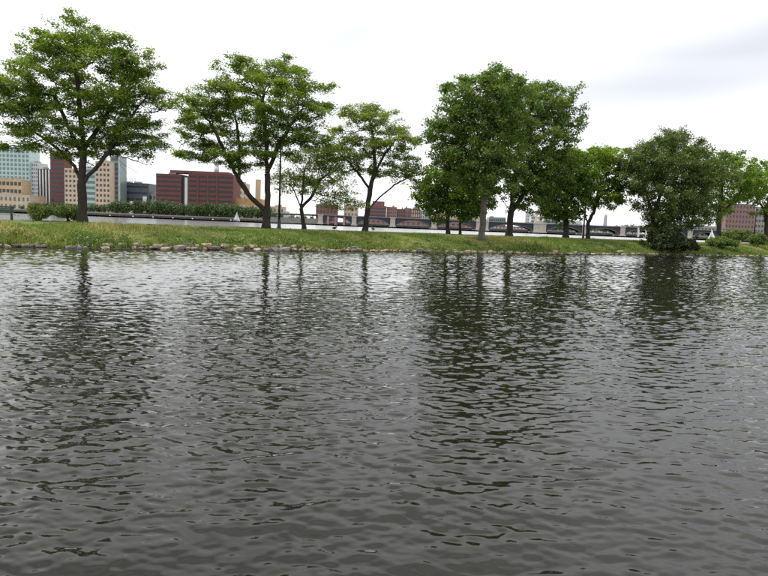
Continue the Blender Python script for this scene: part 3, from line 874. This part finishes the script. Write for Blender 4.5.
for i in range(int((x_r-x_l)/14)):
    if i == 0: rm = MB().box((0, -1.35, DECK+.452), (.25, -1.2, DECK+1.25)).box((.25, -1.33, DECK+1.1), (14, -1.22, DECK+1.2)).box((.25, -1.33, DECK+.7), (14, -1.22, DECK+.78)).mesh('railing', M['steel_dark'])
    link('railing', rm, bridge, (x_l+i*14, 0, 0))
for i, x in enumerate(xs):
    w = half[i]
    pr = MB().box((x-w-.8, -4.0, -3), (x+w+.8, 19, 1.4)).box((x-w, -2.6, 1.4), (x+w, 17.5, DECK-1.0)).box((x-w-.4, -3.0, DECK-.996), (x+w+.4, 18, DECK+.6)).build('pier', M['granite'], bridge)
    if i in (4, 5):
        tw = MB()
        tw.box((x-w*.82, -2.4, DECK+.604), (x+w*.82, 3.2, DECK+2.4))
        tw.lathe([(3.1, DECK+2.404), (2.9, DECK+6.8), (3.5, DECK+7.2), (3.3, DECK+8.0), (2.2, DECK+9.4), (.3, DECK+10.2)], 14, (x, 0.6, 0))
        t_ = tw.build('tower', M['granite'], pr)
        MB().box((x-.7, -2.6, DECK+3.6), (x+.7, -2.15, DECK+6.0)).build('tower_window', M['glass'], pr)
# arches with solid spandrels
for i in range(len(xs)-1):
    x0, x1 = xs[i]+half[i], xs[i+1]-half[i+1]
    n = 18; arc = []
    for k in range(n+1):
        u = k/n; arc.append((x0+(x1-x0)*u, 2.0 + (DECK-2.0-2.2)*(1-(2*u-1)**2)**0.85))
    for yy in (-0.9, 15.0):
        rib = MB(); rib.prism(arc + [(x1, DECK-1.604), (x0, DECK-1.604)], yy, yy+.35)
        sp = rib.build('spandrel', M['steel_dark'], bridge)
        rim = MB(); inner = [(x, z-0.62) for x, z in arc][::-1]
        rim.prism(arc + inner, yy-.2, yy+.5)
        rim.build('arch_rim', M['steel_rim'], sp)
# land span with pinkish columns at the left end
M['pink_col'] = plain('pink_granite', (0.42, 0.24, 0.24), 0.9)
for px in (328, 335.5, 344):
    x = bx(px); MB().box((x-1.3, -1.8, -2), (x+1.3, 10, DECK-1.604), .1).build('column', M['pink_col'], bridge)
x0, x1 = bx(268), xs[0]-half[0]
MB().box((x0, 1.0, -2), (x1, 12, DECK-4.6)).build('abutment', M['concrete'], bridge)
x = bx(638); MB().box((x-1.0, -3, -2), (x+1.0, -2.0, DECK-.3)).build('fender_pile', M['white'], bridge)

# ------------------------------------------------------------------ buildings on the far side
UNIT = MB().box((-.5, 0, 0), (.5, 1, 1)).mesh('pane', M['glass'])
_units = {}
def unit(mat):
    if mat.name not in _units:
        _units[mat.name] = MB().box((-.5, 0, 0), (.5, 1, 1)).mesh('window', mat)
    return _units[mat.name]
def building(label, xl, xr, ytop, D, depth, mat, name='office_building', rows=0, cols=0, wfill=(.6, .55), wmat='glass', band=False, ybot=None, zb=2.6,
             roof=True, cat='building', yaw=0.0, side_cols=0, mullion=None, wz0=0.0):
    xm = (xl+xr)/2
    a = at(xl, ytop, D); b = at(xr, ytop, D); c = at(xm, ytop, D)
    w = b.x-a.x; H = c.z-zb
    r = empty(name, ((a.x+b.x)/2, D, zb), yaw)
    tag(r, label, cat, 'buildings across the river')
    MB().box((-w/2, 0, -0.5), (w/2, depth, H)).build('wall', mat, r)
    if roof:
        MB().box((-w/2-.2, -.2, H+.003), (w/2+.2, depth+.2, H+0.9)).build('roof', mat, r)
    if roof and w > 9 and H > 18:
        gg = random.Random(label)
        for _k in range(gg.choice((1, 2))):
            ww = w*gg.uniform(.14, .3); xx = gg.uniform(-w/2+ww, w/2-ww); d0 = depth*gg.uniform(.2, .4)
            MB().box((xx-ww/2, d0, H+.9), (xx+ww/2, d0+depth*.3, H+.9+gg.uniform(1.5, 3.2))).build('rooftop_unit', M['concrete'], r)
    um = unit(M[wmat])
    if rows and band:
        rh = (H*(1-wz0))/rows
        for i in range(rows):
            link('window_band', um, r, (0, -.25, H*wz0+rh*(i+.5-wfill[1]/2)), None, (w*wfill[0], .5, rh*wfill[1]))
            if mullion and i == 0:
                pass
    elif rows:
        rh = (H*(1-wz0))/rows; cw = w/cols
        for i in range(rows):
            for j in range(cols):
                link('window', um, r, (-w/2+cw*(j+.5), -.25, H*wz0+rh*(i+.5-wfill[1]/2)), None, (cw*wfill[0], .5, rh*wfill[1]))
    if side_cols and rows:
        rh = (H*(1-wz0))/rows; cw = depth/side_cols
        sx = 1 if c.x < 0 else -1
        for i in range(rows):
            for j in range(side_cols):
                link('window', um, r, (sx*(w/2+.25), cw*(j+.5), H*wz0+rh*(i+.5-wfill[1]/2)), (0, 0, math.pi/2), (cw*wfill[0], .5, rh*wfill[1]))
    return r, w, H
B = building
B('tall pale teal glass tower with a grid of dark windows behind the tan podium', -14, 29, 149, 980, 30, M['teal'], 'glass_tower', 14, 11, (.55, .6), 'teal_dark')
B('narrow pale grey slab attached to the teal glass tower', 29.2, 37.6, 163, 985, 30, M['pale'], 'office_tower', 12, 4, (.5, .4), 'glass_blue')
B('mid-rise greige office block with long window rows above the tan podium', -14, 21.5, 179.5, 900, 24, M['tan'], 'office_building', 4, 9, (.7, .5), 'glass')
B('low orange tan stone podium building facing the river', -14, 30, 195, 850, 40, M['beige'], 'podium_building', 2, 10, (.4, .5), 'glass_blue')
r, w, H = B('black and white striped narrow tower beside the dark red tower', 37.8, 50, 169.5, 930, 20, M['black'], 'apartment_tower')
for k in range(4): MB().box((-w/2+w*(.12+.25*k), -.5, 0), (-w/2+w*(.21+.25*k), -.02, H)).build('white_fin', M['white'], r)
B('dark red brick tower with thin horizontal window bands', 50, 64, 152, 880, 22, M['brick_dark'], 'brick_tower', 13, 1, (.88, .42), 'glass', True)
B('cream office block with small square windows left of the thick trunk', 64.3, 80, 169, 860, 22, M['beige'], 'office_building', 9, 4, (.5, .45), 'glass')
B('teal banded glass wing between two cream office blocks', 80.2, 95, 168, 866, 20, M['teal'], 'glass_building', 8, 1, (.96, .5), 'teal_dark', True)
B('cream office tower with square windows right of the thick trunk', 95.2, 110, 162, 855, 22, M['beige'], 'office_tower', 10, 4, (.5, .48), 'glass')
r, w, H = B('slim grey glass tower adjoining the cream office tower', 110.2, 120, 157, 870, 22, M['teal_dark'], 'glass_tower', 12, 1, (.75, .5), 'slate', True)
MB().box((w/2-2.4, -.6, 0), (w/2, -.02, H)).build('pale_pier', M['pale'], r)
r, w, H = B('dark slate office building with rooftop piping between towers and brick block', 121, 149, 183.5, 900, 30, M['slate'], 'office_building', 5, 1, (.9, .3), 'black', True)
for k in range(5): MB().box((-w/2+3+4*k, 4, H+.9), (-w/2+3.5+4*k, 4.5, H+6.5)).build('vent_pipe', M['pale'], r)
MB().box((-w/2+2, 3.9, H+6.502), (-w/2+21, 4.6, H+7.1)).build('pipe_rack', M['pale'], r)
MB().box((w*.28, -.5, 3), (w*.42, -.02, H*.6)).build('white_panel', M['white'], r)
r, w, H = B('small white building with a low round dome among the far trees', 128, 132, 203.5, 830, 8, M['white'], 'pavilion', roof=False)
MB().lathe([(w/2, H+.003), (w*.45, H+1.5), (w*.28, H+2.6), (w*.06, H+3.0)], 14, (0, 4, 0)).build('dome', M['white'], r, True)
B('low grey block between the slate building and the long brick building', 149.2, 156, 194, 905, 20, M['concrete'], 'office_building', 3, 2, (.5, .5), 'glass')
# long brick building of two wings
r, w, H = B('left wing of the long dark red brick building with faint window rows', 156, 181, 174.5, 830, 40, M['brick_dark'], 'brick_building', 9, 1, (.94, .26), 'black', True)
r, w, H = B('recessed black and white glazed stair core of the long brick building', 181.1, 188.4, 176, 834, 36, M['black'], 'stair_core', roof=False)
MB().box((w*.02, -.6, 1), (w*.42, -.02, H-2)).build('white_panel', M['white'], r)
r, w, H = B('right wing of the long dark red brick building with deep window bands', 188.5, 233.5, 174.5, 830, 40, M['brick_dark'], 'brick_building', 9, 1, (.96, .36), 'black', True)
for k in (.19, .42, .62): MB().box((w*(-.5+k), -.8, 0), (w*(-.5+k)+2.2, -.3, H)).build('brick_pier', M['brick_dark'], r)
MB().box((-w*.96, 8, H+.92), (w*.36, 30, H+4.5)).build('penthouse', M['brick_dark'], r)
r, w, H = B('pale round ventilation tower rising behind the long brick building', 213.4, 218.4, 172, 960, 8, M['pale'], 'round_tower', roof=False)
MB().lathe([(w*.5, H+.003), (w*.5, H+8), (w*.42, H+8.2), (w*.42, H+11), (w*.5, H+11.2), (w*.46, H+14.5), (w*.2, H+16)], 12, (0, 4, 0)).build('drum', M['pale'], r, True)
B('cream residential block behind the tan roofed hall', 234.5, 247, 184, 980, 20, M['beige'], 'apartment_building', 6, 3, (.35, .5), 'glass_blue')
B('slim brown chimney tower behind the forked locust', 255.5, 260, 180, 1000, 8, M['tan'], 'chimney_tower')
r, w, H = B('long tan hall with an orange brown roof above the far trees', 233.6, 262, 205, 840, 30, M['beige'], 'hall', roof=False)
MB().prism([(-w/2-1, H+.003), (w/2+1, H+.003), (w/2-1, H+9), (-w/2+1, H+9)], 1, 29).build('roof', M['orange_tan'], r)
B('cream low building behind the lamp post', 262.5, 284, 207, 870, 20, M['beige'], 'low_building', 2, 6, (.4, .5), 'glass_blue')
B('small pale tower at the left end of the bridge', 283.5, 288.5, 212, 800, 8, M['pale'], 'gate_tower')
B('red brick apartment block seen through the wispy locust foliage', 316, 337, 205, 900, 25, M['brick'], 'apartment_building', 4, 6, (.45, .5), 'glass')
B('pale yellow building beside the leaning locust trunk', 344, 358, 206, 930, 20, M['beige'], 'apartment_building', 3, 4, (.4, .5), 'glass_blue')
r, w, H = B('banded red brick block with a rooftop box beside the leaning locust', 369, 386.5, 206.5, 900, 25, M['brick'], 'brick_block', 5, 1, (.95, .4), 'glass', True)
MB().box((-w*.32, 6, H+.92), (w*.38, 20, H+8)).build('penthouse', M['brick'], r)
B('plain pinkish brick block next to the banded brick block', 386.7, 397, 207.5, 905, 25, M['brick_pink'], 'brick_block', 5, 5, (.4, .45), 'glass')
B('low dark red brick block in the row behind the bridge deck', 397.2, 404.5, 209.5, 910, 25, M['brick'], 'brick_block', 4, 4, (.45, .5), 'glass')
B('brick block with a grey green upper floor behind the bridge deck', 404.7, 411, 208.5, 915, 25, M['brick_pink'], 'brick_block', 4, 3, (.5, .5), 'teal_dark')
B('dark red brick block with tall window strips behind the bridge deck', 411.2, 420, 209.5, 905, 25, M['brick'], 'brick_block', 4, 4, (.4, .6), 'pale')
B('pale stone block at the end of the brick row behind the round tree', 420.2, 432, 211.5, 915, 25, M['pale'], 'office_building', 4, 5, (.5, .5), 'glass_blue')
B('slim grey tower poking above the brick row', 414.5, 418.8, 204, 1500, 12, M['obelisk'], 'office_tower', roof=False)
B('greige office row with regular windows behind the low round tree', 434, 478, 213.5, 980, 25, M['tan'], 'office_building', 3, 14, (.4, .5), 'glass')
B('long low grey green building behind the bridge at the pale elm trunk', 489, 506, 217.8, 1000, 25, M['teal_dark'], 'low_building', 2, 8, (.5, .5), 'glass')
B('pale high-rise beside the stone bridge tower', 526.5, 531.2, 211.5, 1500, 15, M['pale'], 'office_tower', 6, 3, (.4, .45), 'glass_blue')
B('pale stepped office block left of the stone bridge tower', 531.4, 537, 216, 1450, 20, M['pale'], 'office_building', 4, 3, (.8, .4), 'glass_blue')
B('tall grey slab directly behind the stone bridge tower', 537.6, 543.4, 211, 1400, 20, M['obelisk'], 'office_tower')
B('long pale blue glass block behind the bridge past the stone tower', 543.6, 561, 216.5, 1350, 25, M['pale'], 'glass_building', 4, 1, (.96, .5), 'glass_blue', True)
B('low pale warehouse behind the bridge between two bank trees', 561.2, 582, 221.5, 1300, 25, M['pale'], 'warehouse', 1, 8, (.5, .4), 'glass_blue')
p = at(605, 225, 1800); pz = at(605, 213.5, 1800).z
ob = empty('obelisk', (p.x, 1800, 2.6)); tag(ob, 'tall grey stone obelisk on the skyline above the bridge', 'monument')
MB().lathe([(6.6, -.5), (4.4, pz-8), (.2, pz-2.6)], 4).build('shaft', M['obelisk'], ob)
MB().box((-9, -9, -.5), (9, 9, 3)).build('plinth', M['obelisk'], ob)
r, w, H = B('red brick apartment tower with rows of windows behind the thin post', 727, 756, 204.5, 860, 25, M['brick_pink'], 'apartment_tower', 7, 9, (.4, .5), 'glass')
B('grey concrete building beside the red brick apartment tower', 756.3, 785, 208, 880, 25, M['concrete'], 'office_building', 6, 9, (.5, .45), 'glass')
B('low concrete building beneath the domed tree', 655, 726, 226, 850, 20, M['concrete'], 'low_building', 2, 20, (.5, .4), 'glass')
B('low reddish building glimpsed through the bridge arches', 356, 476, 222, 820, 20, M['brick_pink'], 'low_building', 2, 24, (.5, .4), 'glass')
B('low pinkish terrace glimpsed under the arch beside the dark elm trunk', 486, 536, 227, 815, 20, M['brick_pink'], 'terrace', 1, 14, (.5, .5), 'pale')

# ------------------------------------------------------------------ trees along the far shore
def far_tree_mesh(seed, w, h):
    g = np.random.default_rng(seed)
    n = 700
    q = g.normal(size=(26, 3)); q /= np.linalg.norm(q, axis=1, keepdims=True)
    cen = q*np.array([w*.36, w*.36, h*.36])*g.uniform(.3, 1, (26, 1)) + np.array([0, 0, h*.50])
    C = cen[g.integers(26, size=n)] + g.normal(size=(n, 3))*w*.105
    C[:, 2] = np.clip(C[:, 2], h*.03, h)
    return leaf_mesh('crown', C, 0.95, .7, .2, g.normal(.45, .25, n), M['far_leaf'], g)
fm = [far_tree_mesh(200+i, 10+i % 3, 9.0+(i % 4)*.7) for i in range(5)]
ft = MB().tube([(0, 0, -.3), (.1, 0, 2), (0, .1, 5.5)], [.32, .25, .1], 6).mesh('trunk', M['bark'])
g = np.random.default_rng(77)
def far_tree(px, D, sc, label, group, z=2.6):
    p = at(px, 220, D); p.z = z
    r = empty('riverside_tree', p, g.uniform(0, 6.28)); r.scale = (sc*g.uniform(.9, 1.15), sc*g.uniform(.9, 1.15), sc)
    tag(r, label, 'tree', group)
    link('trunk', ft, r); link('crown', fm[int(g.integers(5))], r)
for px in np.arange(112, 268, 4.3):
    far_tree(px+g.normal(0, .8), 786+g.uniform(-8, 14), g.uniform(1.6, 2.0), 'round dark green tree in the dense row in front of the long brick building', 'tree row along the far shore')
for px in (12.5, 22.5): far_tree(px, 790, g.uniform(.62, .8), 'small round tree standing alone before the tan podium building', 'single trees before the tan podium')
for px in (32, 37, 43, 49, 56, 62, 70, 76, 88, 94, 99, 104): far_tree(px, 790+g.uniform(-5, 10), g.uniform(1.0, 1.35), 'dark green tree at the foot of the towers across the river', 'trees at the foot of the towers')
for px in (268, 274, 281, 292, 298, 305, 312): far_tree(px, 790, g.uniform(.8, 1.0), 'dark tree beside the left bridge end behind the small locust', 'trees by the bridge end')
for px in np.arange(545, 583, 3.1): far_tree(px, 790+g.uniform(-6, 8), g.uniform(.75, .95), 'green tree seen through the arch right of the stone bridge tower', 'trees behind the bridge arch')
for px in np.arange(586, 612, 3.1): far_tree(px, 800+g.uniform(-6, 8), g.uniform(.75, .95), 'green tree seen through the arch below the obelisk', 'trees behind the arch below the obelisk')
for px, s_ in ((612, 1.05), (615, 1.15), (618, 1.25), (622, 1.15), (626, 1.3), (630, 1.5), (634, 1.3), (638, 1.3), (642, 1.2), (646, 1.2), (650, 1.1), (655, 1.1), (660, 1.1)): far_tree(px, 800, s_, 'tree top showing above the bridge deck beside the domed tree', 'tree tops above the bridge deck')
for px in np.arange(668, 775, 6.0): far_tree(px, 800+g.uniform(-6, 6), g.uniform(.7, 1.0), 'dark green tree below the red brick apartment tower', 'trees below the red apartment tower')
